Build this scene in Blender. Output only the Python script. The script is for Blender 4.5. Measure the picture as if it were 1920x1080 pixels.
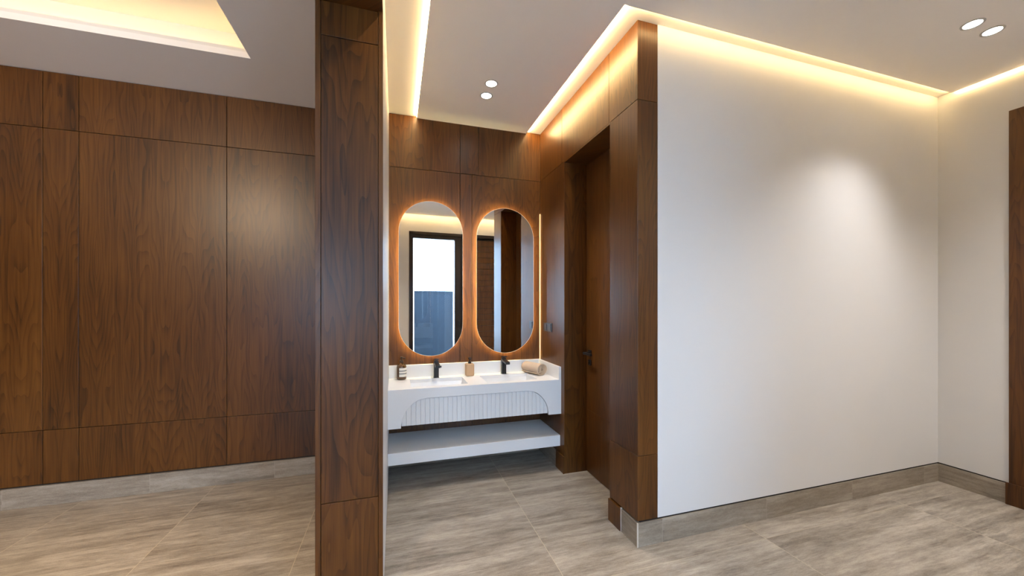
import bpy, bmesh, math, random
from mathutils import Vector, Matrix
random.seed(4)
PI = math.pi
C = bpy.context.scene.collection
for o in list(bpy.data.objects): bpy.data.objects.remove(o)

# ------------------------------------------------------------------ camera, world, exposure
sc = bpy.context.scene
cam_d = bpy.data.cameras.new('camera'); cam = bpy.data.objects.new('camera', cam_d); C.objects.link(cam)
cam.location = (0, 0, 1.45); cam.rotation_euler = (PI/2, 0, -0.2994)
cam_d.sensor_width = 36; cam_d.lens = 707.6/1920*36; cam_d.shift_y = 30.8/1920; cam_d.clip_start = .02
sc.camera = cam
sc.view_settings.view_transform = 'Standard'; sc.view_settings.look = 'None'
sc.view_settings.gamma = 1; sc.view_settings.use_curve_mapping = False
sc.view_settings.exposure = 0.66
W = bpy.data.worlds.new('world'); sc.world = W; W.use_nodes = True
bg = W.node_tree.nodes['Background']; bg.inputs[0].default_value = (.49, .70, 1, 1); bg.inputs[1].default_value = 9.5
WARM = (1, .70, .36); NEUT = (1, .86, .70); LEDC = (1, .68, .30)
K_LED = 26.0; K_SPOT = 34.0

# key planes of the place (metres)
XD, XR, XP, XC = 1.381, 4.262, -.057, -.347     # door wall, right wall, partition faces
YW, YV, YL, YC, YB = 1.932, 3.52, 3.596, 1.8926, -.36
C1, C2 = 3.137, 3.152
S1, S2, SL, BB = 2.676, .542, 2.724, .147
HD = 2.665

def area(name, loc, rot, sx, sy, power, col, parent=None):
    d = bpy.data.lights.new(name, 'AREA'); d.shape = 'RECTANGLE'; d.size = sx; d.size_y = sy
    d.energy = power; d.color = col
    o = bpy.data.objects.new(name, d); C.objects.link(o); o.location = loc; o.rotation_euler = rot
    o.parent = parent
    return o
def portal(name, loc, rot, sx, sy):
    o = area(name, loc, rot, sx, sy, 1, (1, 1, 1)); o.data.cycles.is_portal = True
    return o
portal('daylight_portal', (.94, YB-.16, 1.42), (PI/2, 0, PI), 1.0, 2.8)
portal('daylight_portal', (-1.45, -3.1, 1.6), (PI/2, 0, PI), 1.5, 1.4)

# ------------------------------------------------------------------ materials
class NT:
    def __init__(s, name):
        s.m = bpy.data.materials.new(name); s.m.use_nodes = True; s.t = s.m.node_tree
        s.b = s.t.nodes['Principled BSDF']
    def n(s, k, **kw):
        x = s.t.nodes.new(k)
        for a, v in kw.items(): setattr(x, a, v)
        return x
    def l(s, a, b): s.t.links.new(a, b)
    def val(s, sock, v):
        if hasattr(v, 'links') or isinstance(v, bpy.types.NodeSocket): s.l(v, sock)
        else: sock.default_value = v
    def math(s, op, a, b=0.0, c=0.0):
        x = s.n('ShaderNodeMath', operation=op); s.val(x.inputs[0], a); s.val(x.inputs[1], b)
        if op in ('MULTIPLY_ADD', 'SMOOTH_MIN', 'COMPARE'): s.val(x.inputs[2], c)
        return x.outputs[0]
    def comb(s, a, b, c):
        x = s.n('ShaderNodeCombineXYZ')
        for i, v in enumerate((a, b, c)): s.val(x.inputs[i], v)
        return x.outputs[0]
    def noise(s, vec, scale, detail=3, rough=.5, dist=0):
        x = s.n('ShaderNodeTexNoise'); s.l(vec, x.inputs['Vector'])
        x.inputs['Scale'].default_value = scale; x.inputs['Detail'].default_value = detail
        x.inputs['Roughness'].default_value = rough; x.inputs['Distortion'].default_value = dist
        return x.outputs['Fac']
    def ramp(s, fac, stops):
        x = s.n('ShaderNodeValToRGB'); s.l(fac, x.inputs[0]); e = x.color_ramp.elements
        while len(e) < len(stops): e.new(.5)
        for i, (p, c) in enumerate(stops): e[i].position = p; e[i].color = (*c, 1)
        return x.outputs[0]
    def mix(s, fac, a, b, mode='MIX'):
        x = s.n('ShaderNodeMix', data_type='RGBA', blend_type=mode)
        s.val(x.inputs[0], fac)
        for i, v in ((6, a), (7, b)):
            if isinstance(v, tuple): x.inputs[i].default_value = (*v, 1)
            else: s.l(v, x.inputs[i])
        return x.outputs[2]
    def bump(s, h, st, dist=.01):
        x = s.n('ShaderNodeBump'); x.inputs['Strength'].default_value = st; x.inputs['Distance'].default_value = dist
        s.l(h, x.inputs['Height']); s.l(x.outputs[0], s.b.inputs['Normal'])

def plain(name, col, rough=.5, metal=0, spec=.5, coat=0, em=None, ems=0, var=0.03, bump=0):
    t = NT(name); b = t.b
    co = t.n('ShaderNodeTexCoord').outputs['Object']
    nz = t.noise(co, 9, 4)
    cc = t.mix(nz, tuple(c*(1-var) for c in col), tuple(min(1, c*(1+var)) for c in col))
    t.l(cc, b.inputs['Base Color'])
    b.inputs['Roughness'].default_value = rough; b.inputs['Metallic'].default_value = metal
    b.inputs['Specular IOR Level'].default_value = spec; b.inputs['Coat Weight'].default_value = coat
    if em:
        b.inputs['Emission Color'].default_value = (*em, 1); b.inputs['Emission Strength'].default_value = ems
    if bump: t.bump(t.noise(co, 260, 2), bump, .002)
    return t.m

def wood_mat(name, dark, mid, light, rough=.36, across='XY'):
    t = NT(name)
    co = t.n('ShaderNodeTexCoord').outputs['Object']; sp = t.n('ShaderNodeSeparateXYZ'); t.l(co, sp.inputs[0])
    rnd = t.n('ShaderNodeObjectInfo').outputs['Random']
    x, y, z = sp.outputs
    u = t.math('ADD', x, y) if across == 'XY' else x
    lng = z if across == 'XY' else y
    # book matched leaves of veneer about 21 cm wide
    leaf = t.math('FLOOR', t.math('MULTIPLY', u, 1/.42))
    uu = t.math('PINGPONG', u, .21)
    lr = t.math('FRACT', t.math('MULTIPLY', t.math('SINE', t.math('MULTIPLY', leaf, 12.9898)), 43.758))
    off = t.math('MULTIPLY', rnd, 31.0)
    offl = t.math('MULTIPLY_ADD', lr, .35, off)
    wv = t.comb(t.math('MULTIPLY', uu, 1.0), offl, t.math('MULTIPLY', lng, .16))
    base = t.noise(wv, 5.0, 2, .45)
    # distance to the heart of the leaf gives the cathedral arches
    heart = t.math('ABSOLUTE', t.math('SUBTRACT', uu, .105))
    ring = t.math('ADD', t.math('MULTIPLY', base, 1.9), t.math('ADD', t.math('MULTIPLY', heart, 4.0), t.math('MULTIPLY', lng, .28)))
    bands = t.math('FRACT', t.math('MULTIPLY', ring, 8.5))
    bands = t.math('POWER', bands, 2.4)
    fib = t.noise(t.comb(t.math('MULTIPLY', u, 1.0), off, t.math('MULTIPLY', lng, .018)), 240, 3, .65)
    fib2 = t.noise(t.comb(u, off, t.math('MULTIPLY', lng, .03)), 46, 3, .6)
    big = t.noise(t.comb(u, off, t.math('MULTIPLY', lng, .25)), 2.6, 3, .55)
    f = t.math('MULTIPLY_ADD', bands, -.24, .34)
    f = t.math('MULTIPLY_ADD', t.math('SUBTRACT', fib, .5), .55, f)
    f = t.math('MULTIPLY_ADD', t.math('SUBTRACT', fib2, .5), .75, f)
    f = t.math('MULTIPLY_ADD', t.math('SUBTRACT', big, .5), .9, f)
    f = t.math('ADD', f, .16)
    col = t.ramp(f, [(.05, dark), (.42, mid), (.95, light)])
    t.l(col, t.b.inputs['Base Color'])
    rr = t.math('MULTIPLY_ADD', fib, .12, rough-.06); t.l(rr, t.b.inputs['Roughness'])
    t.b.inputs['Specular IOR Level'].default_value = .32
    t.b.inputs['Coat Weight'].default_value = .26; t.b.inputs['Coat Roughness'].default_value = .34
    t.bump(t.math('ADD', fib, t.math('MULTIPLY', bands, -.3)), .10, .0012)
    return t.m

def stone_mat(name, kind):
    # travertine-look porcelain, streaks along X (floor) or along the run of the skirting
    t = NT(name)
    co = t.n('ShaderNodeTexCoord').outputs['Object']; sp = t.n('ShaderNodeSeparateXYZ'); t.l(co, sp.inputs[0])
    x, y, z = sp.outputs
    if kind == 'floor':
        side = t.math('GREATER_THAN', x, -.2)
        # tile index (two laying grids: one in each room)
        xl = t.math('DIVIDE', t.math('ADD', x, .545), .83); xr = t.math('DIVIDE', t.math('SUBTRACT', x, .855), 1.335)
        mx = t.n('ShaderNodeMix', data_type='FLOAT'); t.l(side, mx.inputs[0]); t.l(xl, mx.inputs[2]); t.l(xr, mx.inputs[3])
        tx = mx.outputs[0]
        mw = t.n('ShaderNodeMix', data_type='FLOAT'); t.l(side, mw.inputs[0]); mw.inputs[2].default_value = .0016/.83; mw.inputs[3].default_value = .0016/1.335
        ty = t.math('DIVIDE', t.math('SUBTRACT', y, 3.43), .83)
        fx = t.math('FRACT', tx); fy = t.math('FRACT', ty)
        ex = t.math('MINIMUM', fx, t.math('SUBTRACT', 1, fx)); ey = t.math('MINIMUM', fy, t.math('SUBTRACT', 1, fy))
        gx = t.math('LESS_THAN', ex, mw.outputs[0]); gy = t.math('LESS_THAN', ey, .0014)
        grout = t.math('MAXIMUM', gx, gy)
        tid = t.math('ADD', t.math('FLOOR', tx), t.math('MULTIPLY', t.math('FLOOR', ty), 7.3))
        run, cross = x, y
    else:
        run = t.math('ADD', x, y); cross = z
        fx = t.math('FRACT', t.math('DIVIDE', t.math('ADD', x, .124), .84)); 
        ex = t.math('MINIMUM', fx, t.math('SUBTRACT', 1, fx))
        grout = t.math('LESS_THAN', ex, .0016) if kind == 'skirt' else t.math('MULTIPLY', x, 0)
        tid = t.math('FLOOR', t.math('DIVIDE', t.math('ADD', x, .124), .84))
    o = t.math('MULTIPLY', tid, 3.17)
    wob = t.noise(t.comb(t.math('MULTIPLY', run, .9), cross, o), 1.6, 3)
    cr = t.math('MULTIPLY_ADD', wob, .05, cross)
    s1 = t.noise(t.comb(t.math('MULTIPLY', run, .07), cr, o), 15, 6, .62)
    s2 = t.noise(t.comb(t.math('MULTIPLY', run, .16), cr, o), 46, 5, .65)
    s3 = t.noise(t.comb(t.math('MULTIPLY', run, .5), t.math('MULTIPLY', cr, 1.6), o), 5, 4, .6)
    fine = t.noise(co, 160, 3, .7)
    s4 = t.noise(t.comb(t.math('MULTIPLY', run, .22), cr, o), 120, 5, .7)
    f = t.math('MULTIPLY_ADD', t.math('SUBTRACT', s1, .5), 1.25, .5)
    f = t.math('MULTIPLY_ADD', t.math('SUBTRACT', s2, .5), .95, f)
    f = t.math('MULTIPLY_ADD', t.math('SUBTRACT', s3, .5), .75, f)
    f = t.math('MULTIPLY_ADD', t.math('SUBTRACT', s4, .5), .55, f)
    f = t.math('MULTIPLY_ADD', t.math('SUBTRACT', fine, .5), .5, f)
    if kind == 'floor':
        col = t.ramp(f, [(.10, (.135, .112, .090)), (.45, (.262, .228, .190)), (.88, (.43, .385, .33))])
    else:
        col = t.ramp(f, [(.10, (.165, .135, .105)), (.45, (.255, .215, .17)), (.9, (.39, .34, .28))])
    col = t.mix(grout, col, (.46, .39, .30) if kind == 'floor' else (.36, .31, .26))
    t.l(col, t.b.inputs['Base Color'])
    t.l(t.math('MULTIPLY_ADD', s2, .16, .30), t.b.inputs['Roughness'])
    t.b.inputs['Specular IOR Level'].default_value = .42
    t.bump(t.math('ADD', s2, t.math('MULTIPLY', grout, -1)), .06, .001)
    return t.m

M = {}
M['wood'] = wood_mat('walnut_veneer', (.024, .0072, .0007), (.084, .0280, .0032), (.160, .062, .0098))
M['wood_floorwise'] = M['wood']
M['white'] = plain('painted_plaster', (.68, .675, .67), .5, spec=.25, var=.008)
M['ceil'] = plain('ceiling_paint', (.93, .895, .86), .9, spec=.1, var=.008)
M['slot'] = plain('slot_paint', (.82, .79, .74), .8, spec=.1, var=.008)
M['floor'] = stone_mat('travertine_floor', 'floor')
M['skirt'] = stone_mat('travertine_skirting', 'skirt')
M['skirt_plain'] = stone_mat('travertine_skirting_plain', 'plain')
M['gap'] = plain('shadow_gap', (.012, .008, .006), .8)
M['trim'] = plain('tile_trim', (.62, .58, .52), .4)
M['solid'] = plain('white_solid_surface', (.82, .82, .82), .28, spec=.5, var=.008)
M['black'] = plain('matt_black_metal', (.022, .020, .020), .32, metal=.2, spec=.5)
M['plastic'] = plain('black_plastic', (.018, .014, .013), .3)
M['plate'] = plain('charcoal_switch', (.06, .065, .07), .35)
for nm, k in (('led_left', 1.9), ('led_door', 4.2), ('led_front', .8), ('led_side', .8)):
    M[nm] = plain(nm, (.9, .85, .75), .5, em=LEDC, ems=K_LED*k)
M['ledm'] = plain('mirror_backlight', (.9, .85, .75), .5, em=(1, .80, .33), ems=62)
M['ledc'] = plain('corner_led', (.9, .85, .75), .5, em=(1, .56, .13), ems=1.5)
M['lamp'] = plain('downlight_lens', (.9, .9, .9), .5, em=(1, .95, .88), ems=14)
M['ring'] = plain('downlight_ring', (.55, .53, .50), .4)
M['mirror'] = plain('mirror_silver', (.93, .94, .93), .0, metal=1, var=0)
M['edge'] = plain('polished_mirror_edge', (.85, .82, .72), .25, spec=.6)
M['frame'] = plain('dark_bronze_frame', (.035, .024, .018), .35, metal=.3)
M['gate'] = plain('blue_grey_steel', (.020, .034, .052), .6, var=.2)
M['pave'] = plain('outdoor_paving', (.55, .54, .52), .8, var=.1)
M['terry'] = plain('beige_terry', (.56, .43, .32), .95, spec=.05, var=.12, bump=.9)
M['terry_end'] = plain('dark_terry_edge', (.28, .24, .24), .95, spec=.05, var=.2, bump=.9)
M['ceram'] = plain('sand_ceramic', (.52, .33, .18), .6, var=.10, bump=.25)
M['label'] = plain('bottle_label', (.80, .76, .68), .6)
M['labelg'] = plain('label_band', (.22, .22, .21), .6)
M['steel'] = plain('drain_steel', (.55, .55, .55), .25, metal=1)

t = NT('amber_glass'); t.b.inputs['Base Color'].default_value = (.10, .035, .008, 1)
t.b.inputs['Roughness'].default_value = .08; t.b.inputs['Transmission Weight'].default_value = .25; t.b.inputs['Coat Weight'].default_value = .5
M['amber'] = t.m
t = NT('window_glass'); out = t.t.nodes['Material Output']; t.t.nodes.remove(t.b)
tr = t.n('ShaderNodeBsdfTransparent'); gl = t.n('ShaderNodeBsdfGlossy'); gl.inputs['Roughness'].default_value = .0
fr = t.n('ShaderNodeFresnel'); fr.inputs[0].default_value = 1.45; ms = t.n('ShaderNodeMixShader')
tr.inputs[0].default_value = (.95, .97, .97, 1)
t.l(fr.outputs[0], ms.inputs[0]); t.l(tr.outputs[0], ms.inputs[1]); t.l(gl.outputs[0], ms.inputs[2]); t.l(ms.outputs[0], out.inputs[0])
M['glass'] = t.m

# ------------------------------------------------------------------ mesh helpers
def box(bm, x0, x1, y0, y1, z0, z1, bev=0, mi=0):
    vs = [bm.verts.new(p) for p in ((x0,y0,z0),(x1,y0,z0),(x1,y1,z0),(x0,y1,z0),(x0,y0,z1),(x1,y0,z1),(x1,y1,z1),(x0,y1,z1))]
    fs = [bm.faces.new([vs[i] for i in q]) for q in ((3,2,1,0),(4,5,6,7),(0,1,5,4),(1,2,6,5),(2,3,7,6),(3,0,4,7))]
    for f in fs: f.material_index = mi
    if bev:
        es = list({e for f in fs for e in f.edges})
        bmesh.ops.bevel(bm, geom=es, offset=bev, segments=2, affect='EDGES', profile=.5)
    return vs
def lathe(bm, prof, cx=0, cy=0, seg=40, sx=1, sy=1, a0=0, a1=2*PI, squircle=0):
    full = abs(a1-a0-2*PI) < 1e-6; n = seg if full else seg+1
    rings = []
    for r, z in prof:
        rg = []
        for i in range(n):
            a = a0+(a1-a0)*i/seg
            k = 1
            if squircle:
                e = squircle; k = 1/((abs(math.cos(a))**e+abs(math.sin(a))**e)**(1/e))
            rg.append(bm.verts.new((cx+r*sx*k*math.cos(a), cy+r*sy*k*math.sin(a), z)))
        rings.append(rg)
    for a, b in zip(rings, rings[1:]):
        for i in range(n if full else n-1):
            j = (i+1) % n
            bm.faces.new((a[i], a[j], b[j], b[i]))
    if full:
        if prof[0][0] > 1e-5: bm.faces.new(rings[0][::-1])
        if prof[-1][0] > 1e-5: bm.faces.new(rings[-1])
    return rings
def prism(bm, pts, y0, y1):
    """outline in XZ extruded along Y"""
    a = [bm.verts.new((x, y0, z)) for x, z in pts]; b = [bm.verts.new((x, y1, z)) for x, z in pts]
    bm.faces.new(a); bm.faces.new(b[::-1]); n = len(pts)
    for i in range(n):
        j = (i+1) % n; bm.faces.new((a[i], b[i], b[j], a[j]))
def obj(name, bm, mat, parent=None, smooth=False, kind=None, label=None):
    bmesh.ops.recalc_face_normals(bm, faces=bm.faces)
    me = bpy.data.meshes.new(name); bm.to_mesh(me); bm.free()
    for m in (mat if isinstance(mat, (list, tuple)) else [mat]): me.materials.append(m)
    o = bpy.data.objects.new(name, me); C.objects.link(o)
    if parent: o.parent = parent
    if smooth:
        for p in me.polygons: p.use_smooth = True
        me.set_sharp_from_angle(angle=math.radians(35))
    if kind: o['kind'] = kind
    if label: o['label'] = label
    return o
def bobj(name, mat, boxes, parent=None, bev=0, **k):
    bm = bmesh.new()
    for b in boxes: box(bm, *b, bev=bev)
    return obj(name, bm, mat, parent, **k)
def struct(name, label=None):
    o = bpy.data.objects.new(name, None); C.objects.link(o); o['kind'] = 'structure'
    o.empty_display_size = .1
    if label: o['label'] = label
    return o
def thing(name, label, cat, loc, rz=0, group=None):
    o = bpy.data.objects.new(name, None); C.objects.link(o); o.location = loc; o.rotation_euler = (0, 0, rz)
    o['label'] = label; o['category'] = cat; o.empty_display_size = .05
    if group: o['group'] = group
    return o
def tag(o, label, cat, group=None):
    o['label'] = label; o['category'] = cat
    if group: o['group'] = group
    return o
G = .0018   # half width of a groove between two panels
def panels(parent, plane, at, thick, us, zs, skip=(), g=G, edge=True):
    """flat veneer panels. plane 'Y': panel front at y=at facing -Y, body behind; plane 'X': front at x=at facing -X"""
    for i in range(len(us)-1):
        for j in range(len(zs)-1):
            if (i, j) in skip: continue
            a, b, c, d = us[i]+g, us[i+1]-g, zs[j]+g, zs[j+1]-g
            if plane == 'Y': bobj('wall_panel', M['wood'], [(a, b, at, at+thick, c, d)], parent, bev=.0012)
            else: bobj('wall_panel', M['wood'], [(at, at+thick, a, b, c, d)], parent, bev=.0012)

# ------------------------------------------------------------------ structure
fl = bobj('floor', M['floor'], [(-6.1, 4.5, -3.1, 3.8, -.1, 0)], kind='structure')

# ceiling: dropped board, slots next to the walls, tray in the left room
ce = struct('ceiling')
XS0, XS1, YS, XSR = .184, 1.232, 1.842, 4.235
bobj('ceiling_board', M['ceil'], [(XS0, XS1, YS, YV, C1, C2+.01), (XS0, XSR, YB+.12, YS, C1, C2+.01)], ce)
bobj('slot_ceiling', M['slot'], [(XC, XR+.2, YB-.1, YV+.2, C2, C2+.12)], ce)
TX1, TY1, TX0, TY0, ZT = -.95, 3.005, -4.6, -.45, 3.38
# left room ceiling (board with a rectangular tray opening)
bobj('ceiling_board', M['ceil'], [(-6.1, TX0, -3.1, YL+.1, C1, C1+.04), (TX1, XC, -3.1, YL+.1, C1, C1+.04),
      (TX0, TX1, TY1, YL+.1, C1, C1+.04), (TX0, TX1, -3.1, TY0, C1, C1+.04)], ce)
bobj('tray_lip', M['slot'], [(TX0-.02, TX1+.02, TY1, TY1+.02, C1+.04, C1+.062), (TX0-.02, TX1+.02, TY0-.02, TY0, C1+.04, C1+.062),
      (TX1, TX1+.02, TY0, TY1, C1+.04, C1+.062), (TX0-.02, TX0, TY0, TY1, C1+.04, C1+.062)], ce)
bobj('tray_ceiling', M['slot'], [(-6.1, XC+.02, -3.1, YL+.1, ZT, ZT+.05), (TX0-.2, TX1+.2, TY1+.15, TY1+.17, C1+.04, ZT),
      (TX0-.2, TX1+.2, TY0-.17, TY0-.15, C1+.04, ZT), (TX1+.15, TX1+.17, TY0-.15, TY1+.15, C1+.04, ZT), (TX0-.17, TX0-.15, TY0-.15, TY1+.15, C1+.04, ZT)], ce)
# LED profiles: on the hidden edge of the boards (slots) and behind the tray lips
zl0, zl1, e = C1+.001, C2-.001, .003
bobj('led_strip', M['led_left'], [(XS0-e, XS0-.0002, YB+.14, YV-.02, zl0, zl1)], ce)
bobj('led_strip', M['led_left'], [(XS0+.01, XSR-.01, YB+.12-e, YB+.1198, zl0, zl1)], ce)
def strip_profile(mat, a, b, axis):
    """LED profile let into the board edge, its lens tilted 30 degrees down towards the wall"""
    bm = bmesh.new(); z0, z1, dp = C1+.0003, C1+.0113, .0066
    sec = [(.0003, z0), (.0012, z0), (.0012+dp, z1), (.0003, z1)]
    put = (lambda o, r_, z: (r_, b+o, z)) if axis == 'Y' else (lambda o, r_, z: (b+o, r_, z))
    A, B = ([bm.verts.new(put(o, r_, z)) for o, z in sec] for r_ in a)
    for k in range(4): f = bm.faces.new((A[k], A[(k+1) % 4], B[(k+1) % 4], B[k])); f.material_index = 1 if k == 1 else 0
    bm.faces.new(A[::-1]); bm.faces.new(B)
    obj('led_strip', bm, [M['ring'], mat], ce)
strip_profile(M['led_door'], (YS+.01, YV-.02), XS1, 'X')
strip_profile(M['led_front'], (XS1+.01, XSR-.01), YS, 'Y')
strip_profile(M['led_side'], (YB+.14, YS-.01), XSR, 'X')
M['led_tray'] = plain('tray_led', (.9, .85, .75), .5, em=LEDC, ems=6.5)
for bx in ((TX0, TX1, TY1+.05, TY1+.062, C1+.041, C1+.053), (TX0, TX1, TY0-.062, TY0-.05, C1+.041, C1+.053),
           (TX1+.05, TX1+.062, TY0, TY1, C1+.041, C1+.053), (TX0-.062, TX0-.05, TY0, TY1, C1+.041, C1+.053)):
    bobj('led_strip', M['led_tray'], [bx], ce)

# --- left room, panelled wall
wl = struct('wall_left', 'walnut veneer panelled wall in the left room')
bobj('wall_core', M['gap'], [(-6.1, XC+.02, YL+.018, YL+.2, 0, C1+.04)], wl)
panels(wl, 'Y', YL, .018, [-6.1, -5.3, -4.35, -3.4, -2.429, -2.228, -1.304, XC+.02], [BB+.006, S2, SL, C1-.002])
bl = bobj('baseboard_left', M['skirt'], [(-6.1, XC, YL-.004, YL+.02, .0, BB-.004)], kind='structure')
# shell of the left room, outside the frame
bobj('wall_far_left', M['wood'], [(-6.2, -6.1, -3.1, YL+.2, 0, ZT)], kind='structure')
bobj('wall_left_back', M['wood'], [(-6.1, -3.5, -3.2, -3.1, 0, ZT), (-.7, XC, -3.2, -3.1, 0, ZT), (-3.5, -.7, -3.2, -3.1, 2.3, ZT), (-3.5, -.7, -3.2, -3.1, 0, .9), (-3.5, -2.2, -3.2, -3.1, .9, 2.3)], kind='structure')
w1 = struct('window_1')  # invented window out of view, added and widened to bring daylight onto the column
bobj('window_frame', M['frame'], [(-2.2, -2.14, -3.18, -3.12, .9, 2.3), (-.76, -.7, -3.18, -3.12, .9, 2.3), (-1.48, -1.42, -3.18, -3.12, .96, 2.24), (-2.14, -.76, -3.18, -3.12, .9, .96), (-2.14, -.76, -3.18, -3.12, 2.24, 2.3)], w1)
bobj('pane', M['glass'], [(-2.14, -1.48, -3.152, -3.146, .96, 2.24)], w1); bobj('pane', M['glass'], [(-1.42, -.76, -3.152, -3.146, .96, 2.24)], w1)

# --- partition with the wood-clad end, and the wood soffit of the wide opening
pt = struct('wall_partition', 'partition wall, white on the washroom side')
bobj('plaster_face', M['white'], [(XC+.02, XP, YC+.022, YV, .018, C2)], pt)
bobj('shadow_gap', M['gap'], [(XC+.025, XP-.006, YC+.03, YV, 0, .018)], pt)
bobj('side_cladding', M['wood'], [(XC, XC+.02, YC+.022, YL, 0, C1)], pt)
SO = 2.835
cl = struct('trim_1', 'walnut clad end of the partition wall, floor to soffit')
for z0, z1 in ((0, S2), (S2, S1), (S1, SO)):
    bobj('end_panel', M['wood'], [(XC+.024, XP-.022, YC, YC+.022, z0+G, z1-G)], cl, bev=.001)
bobj('edge_strip', M['wood'], [(XC, XC+.022, YC-.003, YC+.022, 0, SO)], cl, bev=.001)
bobj('edge_strip', M['wood'], [(XP-.020, XP, YC-.003, YC+.022, 0, SO)], cl, bev=.001)
bobj('panel_backing', M['gap'], [(XC+.02, XP-.02, YC+.018, YC+.024, 0, SO)], cl)
hb = struct('trim_2', 'walnut soffit board over the wide opening')
bobj('soffit_board', M['wood'], [(XC, XP, YB, YC+.02, SO, SO+.02)], hb)
bobj('wall_header', M['white'], [(XC+.002, XP-.001, YB, YC+.03, SO+.02, C2)], kind='structure')

# --- vanity wall
wv = struct('wall_vanity', 'walnut panelled wall behind the washbasins')
bobj('wall_core', M['gap'], [(XP-.02, XD+.3, YV+.018, YV+.12, 0, C2)], wv)
XM0, XM1, XM2 = .578, .69, .755
panels(wv, 'Y', YV, .018, [XP, XM0, XM2, XD+.002], [S1, C2-.001])
panels(wv, 'Y', YV, .018, [XP, XM0, XM1, XD+.002], [BB, S1])
bobj('baseboard_vanity', M['skirt_plain'], [(XP, XD-.002, YV-.004, YV+.018, 0, BB-.003)], kind='structure')

# --- wall with the recessed wooden door
DN, DF, DX = 2.238, 2.955, 1.59        # near and far jamb, door face
wd = struct('wall_door', 'walnut panelled wall with the recessed door')
T = .02
panels(wd, 'X', XD, T, [DF, YV], [BB if 0 else 0, S1])
panels(wd, 'X', XD, T, [2.247, DF+.05, YV], [S1, C2-.001])
panels(wd, 'X', XD, T, [YW+.0, 2.247], [S1, C2-.001])
panels(wd, 'X', XD, T, [YW+.0, DN], [BB+.006, S2, S1])
bobj('wall_core', M['gap'], [(XD+T, XD+T+.2, DF+.03, YV+.018, 0, C2), (XD+T, DX+.08, DN-.03, DF+.03, HD+.03, C2), (XD+T, XD+.12, YW+T, DN-.02, 0, C2)], wd)
# linings of the recess
bobj('door_lining', M['wood'], [(XD+.001, DX+.04, DF, DF+.02, 0, HD+.02)], wd)
bobj('door_lining', M['wood'], [(XD+.001, DX+.04, DN-.02, DN, 0, HD+.02)], wd)
bobj('door_lining', M['wood'], [(XD+.001, DX+.04, DN, DF, HD, HD+.02)], wd)
bobj('wall_closet', M['gap'], [(DX+.05, DX+.09, DN-.05, DF+.05, 0, HD+.1)], kind='structure')
# pier end
pe = struct('trim_3', 'walnut clad end of the door wall')
XE = 1.522
for z0, z1 in ((BB+.006, S2), (S2, S1), (S1, C2-.001)):
    bobj('end_panel', M['wood'], [(XD+.001, XE, YW-.001, YW+T, z0+G, z1-G)], pe, bev=.001)
# door
dr = struct('door_1', 'tall flush walnut door set back in its recess')
for z0, z1 in ((.006, S2), (S2, HD-.004)):
    bobj('door_leaf', M['wood'], [(DX, DX+.04, DN+.003, DF-.004, z0+.001, z1-.001)], dr)
hx, hy, hz = DX, 2.885, 1.035
bm = bmesh.new()
box(bm, hx-.008, hx, hy-.026, hy+.026, hz-.026, hz+.026, .002)
box(bm, hx-.06, hx-.006, hy-.010, hy+.010, hz-.010, hz+.010, .002)
box(bm, hx-.066, hx-.048, hy-.12, hy+.012, hz-.010, hz+.010, .003)
obj('lever_handle', bm, M['black'], dr, label='black lever handle')
bm = bmesh.new(); box(bm, hx-.010, hx, hy-.024, hy+.024, hz-.105, hz-.057, .002); box(bm, hx-.016, hx-.008, hy-.008, hy+.008, hz-.093, hz-.069, .002)
obj('keyhole_plate', bm, M['black'], dr)
# plinth blocks and stone skirting at the pier and by the vanity
bobj('baseboard_pier', M['wood'], [(XD-.012, XD+T, 2.102, DN+.002, 0, BB-.002)], kind='structure', bev=.001)
bobj('baseboard_jamb', M['wood'], [(XD-.012, XD-.0005, DF-.004, 3.11, 0, BB)], kind='structure', bev=.001)
bobj('baseboard_vanity_side', M['skirt_plain'], [(XD-.010, XD-.0005, 3.112, YV-.005, 0, BB-.003)], kind='structure')
bobj('baseboard_corner', M['skirt_plain'], [(XD-.004, XD+.05, YW+.02, 2.10, 0, BB-.003)], kind='structure')
bobj('trim_4', M['trim'], [(XD-.007, XD+.004, 2.096, 2.103, 0, BB+.004), (XD-.006, XD+.001, YW-.006, YW+.001, 0, BB-.002)], kind='structure')

# --- white wall (right), right side wall
wr = struct('wall_right', 'large white wall beside the wood clad pier')
bobj('plaster_face', M['white'], [(XE+.002, XR+.05, YW, YW+.1, BB+.007, C2)], wr)
bobj('shadow_gap', M['gap'], [(XD+.02, XR+.05, YW+.006, YW+.1, BB-.02, BB+.007)], wr)
bobj('baseboard_right', M['skirt'], [(XD-.004, XR+.004, YW-.003, YW+.02, 0, BB-.005)], kind='structure')
ws = struct('wall_side', 'white wall at the far right')
JY0, JY1, JZ = .55, 1.553, 2.853
bobj('plaster_face', M['white'], [(XR, XR+.1, JY1, YW+.05, BB+.007, C2), (XR, XR+.1, YB, JY0, BB+.007, C2), (XR, XR+.1, JY0, JY1, JZ, C2)], ws)
bobj('shadow_gap', M['gap'], [(XR+.006, XR+.1, YB, YW+.05, BB-.02, BB+.007)], ws)
bobj('baseboard_side', M['skirt'], [(XR-.003, XR+.02, JY1, YW-.003, 0, BB-.003), (XR-.003, XR+.02, YB, JY0, 0, BB-.003)], kind='structure')
d2 = struct('door_2', 'walnut clad doorway at the right edge of the view')
for y0, y1 in ((JY1-.11, JY1), (JY0, JY0+.11)):
    bobj('door_casing', M['wood'], [(XR-.012, XR+.1, y0, y1, 0, JZ)], d2, bev=.001)
    bobj('plinth_block', M['wood'], [(XR-.024, XR-.0125, y0-(0 if y0 > 1 else .01), y1+.012, 0, .158)], d2, bev=.001)
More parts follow.
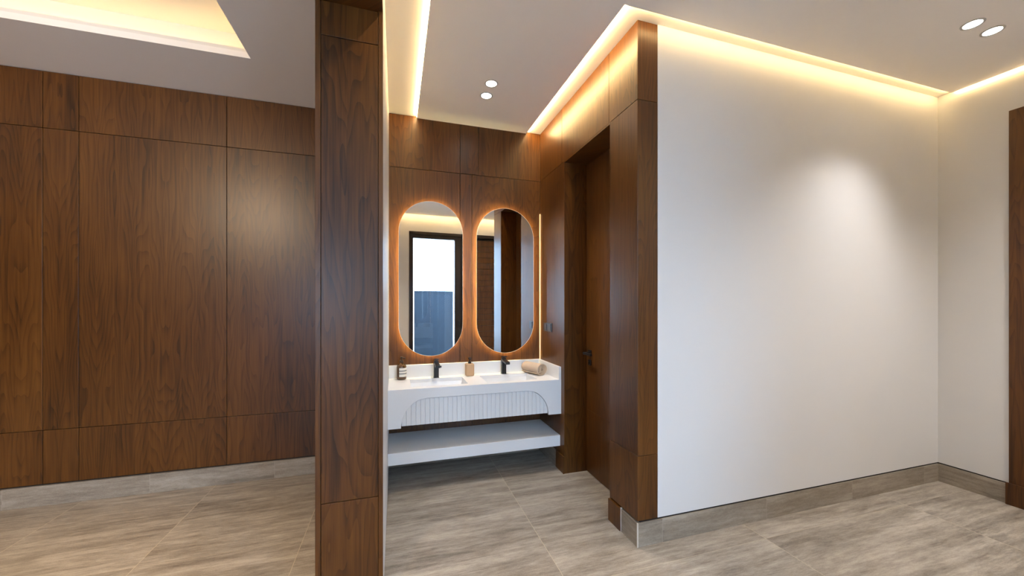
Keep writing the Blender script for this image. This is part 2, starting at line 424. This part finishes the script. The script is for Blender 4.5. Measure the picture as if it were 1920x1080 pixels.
bobj('door_casing', M['wood'], [(XR-.012, XR+.1, JY0+.11, JY1-.11, JZ-.11, JZ)], d2, bev=.001)
bobj('door_leaf', M['wood'], [(XR+.04, XR+.08, JY0+.11, JY1-.11, 0, JZ-.11)], d2)

# --- wall behind the camera: glazed door and slatted door (seen in the mirrors)
GX0, GX1, HZ = .436, 1.47, 2.83
wb = bobj('wall_back', M['white'], [(XC, GX0, YB-.15, YB, 0, C2), (GX0, 2.5, YB-.15, YB, HZ, C2), (2.5, XR+.1, YB-.15, YB, 0, C2)], kind='structure')
g1 = struct('door_3', 'dark framed glazed door seen in the left mirror')
yb0, yb1 = YB-.10, YB-.03
bobj('door_frame', M['frame'], [(GX0, GX0+.035, YB-.15, YB+.01, 0, HZ), (GX1-.035, GX1, YB-.15, YB+.01, 0, HZ), (GX0, GX1, YB-.15, YB+.01, HZ-.05, HZ)], g1)
bobj('door_stile', M['frame'], [(GX0+.035, .514, yb0, yb1, .01, HZ-.05), (1.305, GX1-.035, yb0, yb1, .01, HZ-.05), (.514, 1.305, yb0, yb1, .01, .10), (.514, 1.305, yb0, yb1, HZ-.12, HZ-.05)], g1)
bobj('pane', M['glass'], [(.514, 1.305, YB-.068, YB-.062, .10, HZ-.12)], g1)
bobj('pull_handle', M['black'], [(1.375, 1.395, YB+.01, YB+.05, 1.0, 1.13), (1.377, 1.393, YB-.03, YB+.02, 1.05, 1.07)], g1, bev=.002)
d4 = struct('door_4', 'brown slatted door seen in the right mirror')
bobj('door_backing', M['gap'], [(GX1, 2.5, YB-.08, YB-.04, 0, HZ)], d4)
sl = [(GX1+.005, 2.495, YB-.04, YB-.012, .01+k*.113+.003, .01+(k+1)*.113-.003) for k in range(24)]
bobj('slat_face', M['wood'], sl, d4)
bobj('door_frame', M['frame'], [(GX1, 2.5, YB-.04, YB, HZ-.06, HZ)], d4)
# garden outside the glazed door
bobj('ground', M['pave'], [(-8, 8, -9, -3.25, -.12, -.04), (XC+.1, 8, -3.25, YB-.16, -.12, -.04)], kind='structure')
gt = thing('garden_gate', 'blue grey metal garden gate reflected in the left mirror', 'gate', (1.28, -3, -.04))
bobj('gate_panel', M['gate'], [(-.47, .47, -.02, .02, .05, 1.83)], gt)
bobj('gate_frame', M['gate'], [(-.50, -.46, -.03, .03, 0, 1.84), (.46, .50, -.03, .03, 0, 1.84), (-.46, .46, -.03, .03, 1.80, 1.84)], gt)

# ------------------------------------------------------------------ vanity
VX0, VX1, VF, CT = XP+.0008, XD-.0008, 3.018, .795
van = thing('vanity_unit', 'white wall hung double washbasin counter with arched fluted front', 'washbasin', (0, 0, 0))
yb = YV-.001
def grid_slab(bm, xs, ys, holes, z0, z1):
    V = {}
    def v(i, j, z):
        k = (i, j, z)
        if k not in V: V[k] = bm.verts.new((xs[i], ys[j], z))
        return V[k]
    nx, ny = len(xs)-1, len(ys)-1
    solid = lambda i, j: 0 <= i < nx and 0 <= j < ny and (i, j) not in holes
    for i in range(nx):
        for j in range(ny):
            if not solid(i, j): continue
            bm.faces.new((v(i,j,z1), v(i+1,j,z1), v(i+1,j+1,z1), v(i,j+1,z1)))
            bm.faces.new((v(i,j+1,z0), v(i+1,j+1,z0), v(i+1,j,z0), v(i,j,z0)))
            for di, dj, a, b in ((-1,0,(i,j),(i,j+1)), (1,0,(i+1,j+1),(i+1,j)), (0,-1,(i+1,j),(i,j)), (0,1,(i,j+1),(i+1,j+1))):
                if not solid(i+di, j+dj):
                    bm.faces.new((v(*a,z0), v(*a,z1), v(*b,z1), v(*b,z0)))
BX = [(.118, .575), (.735, 1.192)]; BY = (3.092, 3.392)
bm = bmesh.new()
grid_slab(bm, [VX0, BX[0][0], BX[0][1], BX[1][0], BX[1][1], VX1], [VF, BY[0], BY[1], yb], {(1,1),(3,1)}, CT-.03, CT)
obj('countertop', bm, M['solid'], van)
for (a, b) in BX:
    bm = bmesh.new(); y0, y1 = BY; z1, z0 = CT-.0305, CT-.125; w = .012; q = .03
    # inner tub with sloping walls
    T4 = [(a,y0,z1),(b,y0,z1),(b,y1,z1),(a,y1,z1)]; B4 = [(a+q,y0+q,z0),(b-q,y0+q,z0),(b-q,y1-q,z0),(a+q,y1-q,z0)]
    O4 = [(a-w,y0-w,z1),(b+w,y0-w,z1),(b+w,y1+w,z1),(a-w,y1+w,z1)]; P4 = [(a+q-w,y0+q-w,z0-w),(b-q+w,y0+q-w,z0-w),(b-q+w,y1-q+w,z0-w),(a+q-w,y1-q+w,z0-w)]
    tv, bv, ov, pv = ([bm.verts.new(p) for p in s] for s in (T4, B4, O4, P4))
    for i in range(4):
        j = (i+1) % 4
        bm.faces.new((tv[i], bv[i], bv[j], tv[j])); bm.faces.new((ov[i], tv[i], tv[j], ov[j])); bm.faces.new((pv[i], ov[i], ov[j], pv[j]))
    bm.faces.new(bv); bm.faces.new(pv[::-1])
    bs = obj('basin', bm, M['solid'], van)
    bm = bmesh.new(); cx = (a+b)/2; lathe(bm, [(.022, z0+.0005), (.022, z0+.003), (.016, z0+.004), (.014, z0+.002)], cx, (y0+y1)/2+.04)
    obj('drain', bm, M['steel'], bs, smooth=True)
bobj('backsplash', M['solid'], [(VX0, VX1, yb-.02, yb, CT, .908)], van, bev=.001)
bobj('side_splash', M['solid'], [(VX1-.02, VX1, VF, yb-.02, CT, .906)], van, bev=.001)
# apron with the arched cut-out
z0, z1 = .497, CT-.03; ax0, ax1, az, r = .040, 1.262, .718, .205
pts = [(VX0, z0), (ax0, z0)]
N = 20
rx, rz = .20, az-z0
pts += [(ax0+rx-rx*math.cos(PI/2*k/N), z0+rz*math.sin(PI/2*k/N)) for k in range(N+1)]
pts += [(ax1-rx+rx*math.sin(PI/2*k/N), z0+rz*math.cos(PI/2*k/N)) for k in range(N+1)]
pts += [(VX1, z0), (VX1, z1), (VX0, z1)]
bm = bmesh.new()
# triangulate safely: build as quads between outline and top edge
def apron(bm, y0_, y1_):
    def cutz(x):
        if x <= ax0 or x >= ax1: return z0
        if x < ax0+rx: t_ = (ax0+rx-x)/rx; return z0+rz*math.sqrt(max(0, 1-t_*t_))
        if x > ax1-rx: t_ = (x-ax1+rx)/rx; return z0+rz*math.sqrt(max(0, 1-t_*t_))
        return az
    xs = [VX0, ax0]+[ax0+rx*(1-math.cos(PI/2*k/N)) for k in range(1, N+1)]+[ax1-rx*(1-math.cos(PI/2*k/N)) for k in range(N, 0, -1)]+[ax1, VX1]
    zs = [cutz(x) for x in xs]
    fr_ = [(bm.verts.new((x, y0_, z)), bm.verts.new((x, y0_, z1)), bm.verts.new((x, y1_, z)), bm.verts.new((x, y1_, z1))) for x, z in zip(xs, zs)]
    for p, q in zip(fr_, fr_[1:]):
        bm.faces.new((p[0], q[0], q[1], p[1])); bm.faces.new((p[2], p[3], q[3], q[2])); bm.faces.new((p[0], p[2], q[2], q[0])); bm.faces.new((p[1], q[1], q[3], p[3]))
    for e_ in (fr_[0], fr_[-1]): bm.faces.new((e_[0], e_[1], e_[3], e_[2]))
apron(bm, VF, VF+.022)
obj('apron', bm, M['solid'], van)
# fluted front, set 8 mm back, clipped to the arch
bm = bmesh.new(); n = 34; w = (ax1-ax0)/n
def arch_z(x):
    if x < ax0+rx: t_ = min(1, (ax0+rx-x)/rx); return z0+rz*math.sqrt(max(0, 1-t_*t_))
    if x > ax1-rx: t_ = min(1, (x-ax1+rx)/rx); return z0+rz*math.sqrt(max(0, 1-t_*t_))
    return az
prof = [(0, .006), (.04, .003), (.09, .0005), (.5, 0), (.91, .0005), (.96, .003), (1, .006)]
col_ = []
for k in range(n):
    for f_, dy in (prof if k == n-1 else prof[:-1]):
        x = ax0+.004+(k+f_)*(ax1-ax0-.008)/n
        zt = max(arch_z(x)-.0045, .512)
        col_.append((bm.verts.new((x, VF+.012+dy, .510)), bm.verts.new((x, VF+.012+dy, zt)), bm.verts.new((x, VF+.030, .510)), bm.verts.new((x, VF+.030, zt))))
for p, q in zip(col_, col_[1:]):
    bm.faces.new((p[0], q[0], q[1], p[1])); bm.faces.new((p[0], p[2], q[2], q[0])); bm.faces.new((p[1], q[1], q[3], p[3])); bm.faces.new((p[2], p[3], q[3], q[2]))
obj('fluted_front', bm, M['solid'], van)
bobj('apron_backing', M['gap'], [(VX0+.021, VX1-.021, VF+.0305, VF+.0318, .515, CT-.035)], van)
bobj('carcass', M['solid'], [(VX0, VX1, yb-.02, yb, .497, CT-.03), (VX0, VX0+.02, VF+.03, yb-.02, .497, CT-.03), (VX1-.02, VX1, VF+.03, yb-.02, .497, CT-.03), (VX0, VX1, VF+.032, yb-.02, .515, .530)], van)
bobj('floating_shelf', M['solid'], [(VX0, XD-.002, 3.035, yb, .212, .305)], bev=.0015)
tag(bpy.data.objects['floating_shelf'], 'thick white floating shelf under the washbasin counter', 'shelf')

# ------------------------------------------------------------------ mirrors
def stadium(w, h, n=28):
    r = w/2; p = []
    for k in range(n+1): a = PI*k/n; p.append((r*math.cos(a), h/2-r+r*math.sin(a)))
    for k in range(n+1): a = PI+PI*k/n; p.append((r*math.cos(a), -h/2+r+r*math.sin(a)))
    return p
def ring_prism(bm, po, pi_, y0, y1):
    n = len(po); A = [[bm.verts.new((x, y, z)) for x, z in P] for P, y in ((po, y0), (pi_, y0), (po, y1), (pi_, y1))]
    for i in range(n):
        j = (i+1) % n
        bm.faces.new((A[0][i], A[0][j], A[1][j], A[1][i])); bm.faces.new((A[2][j], A[2][i], A[3][i], A[3][j]))
        bm.faces.new((A[0][j], A[0][i], A[2][i], A[2][j])); bm.faces.new((A[1][i], A[1][j], A[3][j], A[3][i]))
TILT = .025
def mirror(name, cx, cz, w, h, label):
    t = thing(name, label, 'mirror', (cx, YV-.030, cz), TILT, 'backlit pill shaped mirrors')
    bm = bmesh.new(); prism(bm, stadium(w-.004, h-.004), -.0005, .004); obj('mirror_glass', bm, M['mirror'], t)
    bm = bmesh.new(); ring_prism(bm, stadium(w, h), stadium(w-.0045, h-.0045), -.001, .004); obj('polished_rim', bm, M['edge'], t, smooth=True)
    bm = bmesh.new(); prism(bm, stadium(w-.09, h-.09), .0045, .018); obj('backing_box', bm, M['gap'], t)
    bm = bmesh.new(); ring_prism(bm, stadium(w-.070, h-.070), stadium(w-.088, h-.088), .006, .014); obj('backlight', bm, M['ledm'], t)
    return t
mirror('wall_mirror', .3125, 1.684, .575, 1.405, 'pill shaped backlit mirror reflecting the bright glazed door')
mirror('wall_mirror', 1.015, 1.679, .576, 1.392, 'pill shaped backlit mirror nearest the door wall, reflecting dark wood')
ls = bobj('corner_light_strip', M['ledc'], [(XD-.006, XD-.001, YV-.006, YV-.001, .91, 2.35)])
tag(ls, 'thin glowing amber light strip in the corner right of the mirrors', 'light strip')

# ------------------------------------------------------------------ faucets
def faucet(x, y, label):
    t = thing('basin_faucet', label, 'faucet', (x, y, CT), 0, 'black basin faucets')
    bm = bmesh.new(); box(bm, -.024, .024, -.024, .024, 0, .004, .001); box(bm, -.021, .021, -.021, .021, .003, .150, .002)
    obj('body', bm, M['black'], t)
    bm = bmesh.new(); vs = box(bm, -.020, .020, -.145, -.02, .118, .140)
    for v in vs:
        if v.co.y < -.1: v.co.z -= .012
    bmesh.ops.bevel(bm, geom=list(bm.edges), offset=.002, segments=2, affect='EDGES'); obj('spout', bm, M['black'], t)
    bm = bmesh.new(); vs = box(bm, -.020, .020, -.055, .021, .154, .164)
    for v in vs:
        if v.co.y < -.03: v.co.z += .010
    bmesh.ops.bevel(bm, geom=list(bm.edges), offset=.002, segments=2, affect='EDGES'); box(bm, -.012, .012, -.012, .012, .149, .156)
    obj('top_lever', bm, M['black'], t)
    bm = bmesh.new(); lathe(bm, [(.009, 0), (.009, .024), (.007, .026)], 0, 0, 20)
    bmesh.ops.rotate(bm, verts=bm.verts, matrix=Matrix.Rotation(PI/2, 3, 'Y')); bmesh.ops.translate(bm, verts=bm.verts, vec=(.0205, 0, .095))
    obj('side_knob', bm, M['black'], t, smooth=True)
faucet(.349, 3.432, 'black square faucet at the left basin, below the mirror with the bright door')
faucet(.978, 3.440, 'black square faucet at the right basin, beside the rolled towel')

# ------------------------------------------------------------------ amber bottle
bt = thing('soap_bottle', 'amber pump bottle with a white banded label at the left end of the counter', 'soap bottle', (.050, 3.435, CT), math.radians(0))
bm = bmesh.new(); lathe(bm, [(0.0, .001), (.036, .001), (.041, .006), (.042, .012), (.042, .108), (.039, .120), (.029, .131), (.018, .137), (.0155, .140), (.0155, .150), (0, .150)], seg=48)
obj('bottle_body', bm, M['amber'], bt, smooth=True)
def band(z0_, z1_, r_, mat, par, nm):
    bm = bmesh.new(); a0, a1 = math.radians(-118), math.radians(22)
    R = []
    for i in range(25):
        a = a0+(a1-a0)*i/24; R.append([bm.verts.new((rr*math.cos(a), rr*math.sin(a), z)) for rr, z in ((r_, z0_), (r_, z1_), (r_-.0006, z1_), (r_-.0006, z0_))])
    for p, q in zip(R, R[1:]):
        for k in range(4): bm.faces.new((p[k], q[k], q[(k+1) % 4], p[(k+1) % 4]))
    bm.faces.new(R[0]); bm.faces.new(R[-1][::-1])
    return obj(nm, bm, mat, par, smooth=True)
lb = band(.028, .104, .0427, M['label'], bt, 'label')
band(.074, .084, .0431, M['labelg'], lb, 'label_band'); band(.050, .060, .0431, M['labelg'], lb, 'label_band')
def pump(par, z, rn=.0165, s=1.0, rz=0):
    bm = bmesh.new(); lathe(bm, [(rn, z), (rn, z+.016*s), (rn*.8, z+.019*s), (.0045, z+.021*s), (.0045, z+.036*s), (.011, z+.037*s), (.0115, z+.046*s), (.010, z+.048*s)], seg=28)
    n0 = len(bm.verts); vs = box(bm, 0, .040, -.005, .005, z+.038*s, z+.046*s)
    for v in vs:
        if v.co.x > .03: v.co.z -= .006
    bmesh.ops.rotate(bm, verts=vs, matrix=Matrix.Rotation(rz, 3, 'Z'))
    return obj('pump', bm, M['plastic'], par, smooth=True)
pump(bt, .150, rz=math.radians(-40))
# ------------------------------------------------------------------ sand dispenser
dp = thing('soap_dispenser', 'sand coloured squared dispenser with black pump between the two basins', 'soap dispenser', (.652, 3.437, CT))
bm = bmesh.new(); lathe(bm, [(0, .001), (.033, .001), (.038, .006), (.0395, .02), (.0395, .100), (.037, .108), (.030, .112), (0, .112)], seg=56, squircle=5)
obj('dispenser_body', bm, M['ceram'], dp, smooth=True)
bm = bmesh.new(); lathe(bm, [(.0145, .112), (.0145, .130), (.011, .133), (.006, .134), (.006, .148), (.0125, .149), (.0125, .166), (.011, .168)], seg=28)
vs = box(bm, -.006, .006, -.042, 0, .153, .163); obj('pump', bm, M['plastic'], dp, smooth=True)

# ------------------------------------------------------------------ rolled towel
def towel():
    a = Vector((1.288, 3.235)); b = Vector((1.205, 3.455)); d = b-a; L = d.length
    t = thing('rolled_towel', 'beige rolled towel lying on the counter in the corner', 'towel', (a.x, a.y, CT), math.atan2(d.y, d.x)-PI/2)
    turns, n, th = 4.2, 220, .0082
    cz = .0535; pin, pout = [], []
    for i in range(n+1):
        a_ = 2*PI*turns*i/n; r_ = .008+.0112*a_/(2*PI)
        wob = 1+.02*math.sin(3*a_+1)
        ra, rb = (r_-th*.47)*wob, (r_+th*.47)*wob
        # squash a little: a towel is flatter than a pipe
        f = lambda rr: (rr*1.14*math.cos(-a_-1.2), cz+rr*.96*math.sin(-a_-1.2))
        pin.append(f(ra)); pout.append(f(rb))
    ys = [0, .003, L*.25, L*.5, L*.75, L-.003, L]
    bm = bmesh.new(); rows = []
    for y in ys:
        e_ = .0015 if y in (0, L) else 0
        rw = []
        for i in range(n+1):
            (x1, z1_), (x2, z2_) = pin[i], pout[i]
            k = e_/th
            rw.append((bm.verts.new((x1+(x2-x1)*k, y, z1_+(z2_-z1_)*k)), bm.verts.new((x2-(x2-x1)*k, y, z2_-(z2_-z1_)*k))))
        rows.append(rw)
    for A, B in zip(rows, rows[1:]):
        for i in range(n):
            for s in (0, 1): bm.faces.new((A[i][s], A[i+1][s], B[i+1][s], B[i][s]))
        for i in (0, n): bm.faces.new((A[i][0], A[i][1], B[i][1], B[i][0]))
    for A in (rows[0], rows[-1]):
        for i in range(n): bm.faces.new((A[i][0], A[i][1], A[i+1][1], A[i+1][0]))
    zmin = min(v.co.z for v in bm.verts)
    for v in bm.verts: v.co.z += -zmin+.0008
    obj('towel_roll', bm, M['terry'], t, smooth=True)
towel()

# ------------------------------------------------------------------ switches
sw = thing('wall_switch', 'black two-module switch plate on the door wall above the counter', 'switch', (XD, 3.315, 1.235))
bobj('cover_plate', M['plate'], [(-.009, 0, -.098, .098, -.040, .040)], sw, bev=.0015)
for y in (-.050, .050): bobj('rocker', M['plate'], [(-.013, -.0085, y-.036, y+.036, -.032, .032)], sw, bev=.001)

# ------------------------------------------------------------------ downlights
def downlight(x, y, z, power, label, size=90, blend=.9, group='round recessed ceiling downlights', r=.040, col=(1, .95, .90), tilt=(0, 0)):
    t = thing('ceiling_downlight', label, 'ceiling light', (x, y, z), 0, group)
    bm = bmesh.new(); lathe(bm, [(r, .002), (r, -.003), (r+.004, -.004), (r+.011, -.003), (r+.012, 0), (r+.010, .002)], seg=40); obj('ring', bm, M['ring'], t, smooth=True)
    bm = bmesh.new(); lathe(bm, [(0, -.0022), (r-.0005, -.0022), (r-.0005, .0005), (0, .0005)], seg=40); obj('lens', bm, M['lamp'], t)
    d = bpy.data.lights.new('spot', 'SPOT'); d.energy = power; d.color = col; d.spot_size = math.radians(size); d.spot_blend = blend; d.shadow_soft_size = .035
    o = bpy.data.objects.new('lamp', d); C.objects.link(o); o.parent = t; o.location = (0, 0, -.04); o.rotation_euler = (tilt[0], tilt[1], 0)
    return t
downlight(.699, 2.80, C1, K_SPOT*1.3, 'round recessed downlight over the washbasins, the one further from the mirrors')
downlight(.701, 2.975, C1, K_SPOT*1.3, 'round recessed downlight over the washbasins, the one nearer the mirrors')
downlight(3.318, 1.352, C1, K_SPOT*1.05, 'round recessed downlight before the white wall, left of its pair', col=(1, .97, .95), tilt=(.05, .24))
downlight(3.518, 1.350, C1, K_SPOT*1.05, 'round recessed downlight before the white wall, right of its pair', col=(1, .97, .95), tilt=(.05, .24))
# invented downlights above and behind the camera, added to brighten the room
for x, y, p, lb_ in ((1.5, .35, .6, 'round recessed downlight before the glazed door, nearer the washroom'), (1.7, .35, .6, 'round recessed downlight before the slatted door'),
                    (3.0, .15, .5, 'round recessed downlight in the hall, near the wall behind the viewer'), (3.75, .35, 2.6, 'round recessed downlight in the hall, close to the doorway on the right')):
    downlight(x, y, C1, K_SPOT*p, lb_, 125)
LL = ['round recessed downlight in the left room beside the wood clad column', 'round recessed downlight inside the ceiling tray, nearer the column', 'round recessed downlight inside the ceiling tray, further from the column',  # invented left room downlights out of view, added to light floor and column
      'round recessed downlight by the far left wall, middle one', 'round recessed downlight by the far left wall, nearest the panelled wall', 'adjustable downlight washing the panelled wall, left of its pair',
      'adjustable downlight washing the panelled wall, right of its pair', 'round recessed downlight at the back of the left room']
for (x, y, z, p, a), lb_ in zip(((-.66, .45, C1, 3.6, 92), (-1.35, 1.75, ZT, 6.2, 74), (-2.7, 1.75, ZT, 6.0, 74), (-5.2, .8, C1, 9, 110), (-5.2, 2.6, C1, 7, 100),
                                (-2.50, -1.0, C1, 3.5, 70), (-2.20, -.85, C1, 3.5, 70), (-3.6, -2.2, C1, 4, 120)), LL):  # the tilted pair is added to put a highlight on the panelled wall
    downlight(x, y, z, K_SPOT*p, lb_, a, col=(1, .76, .50), blend=.9, tilt=(1.28, 0) if a == 70 else (0, 0))
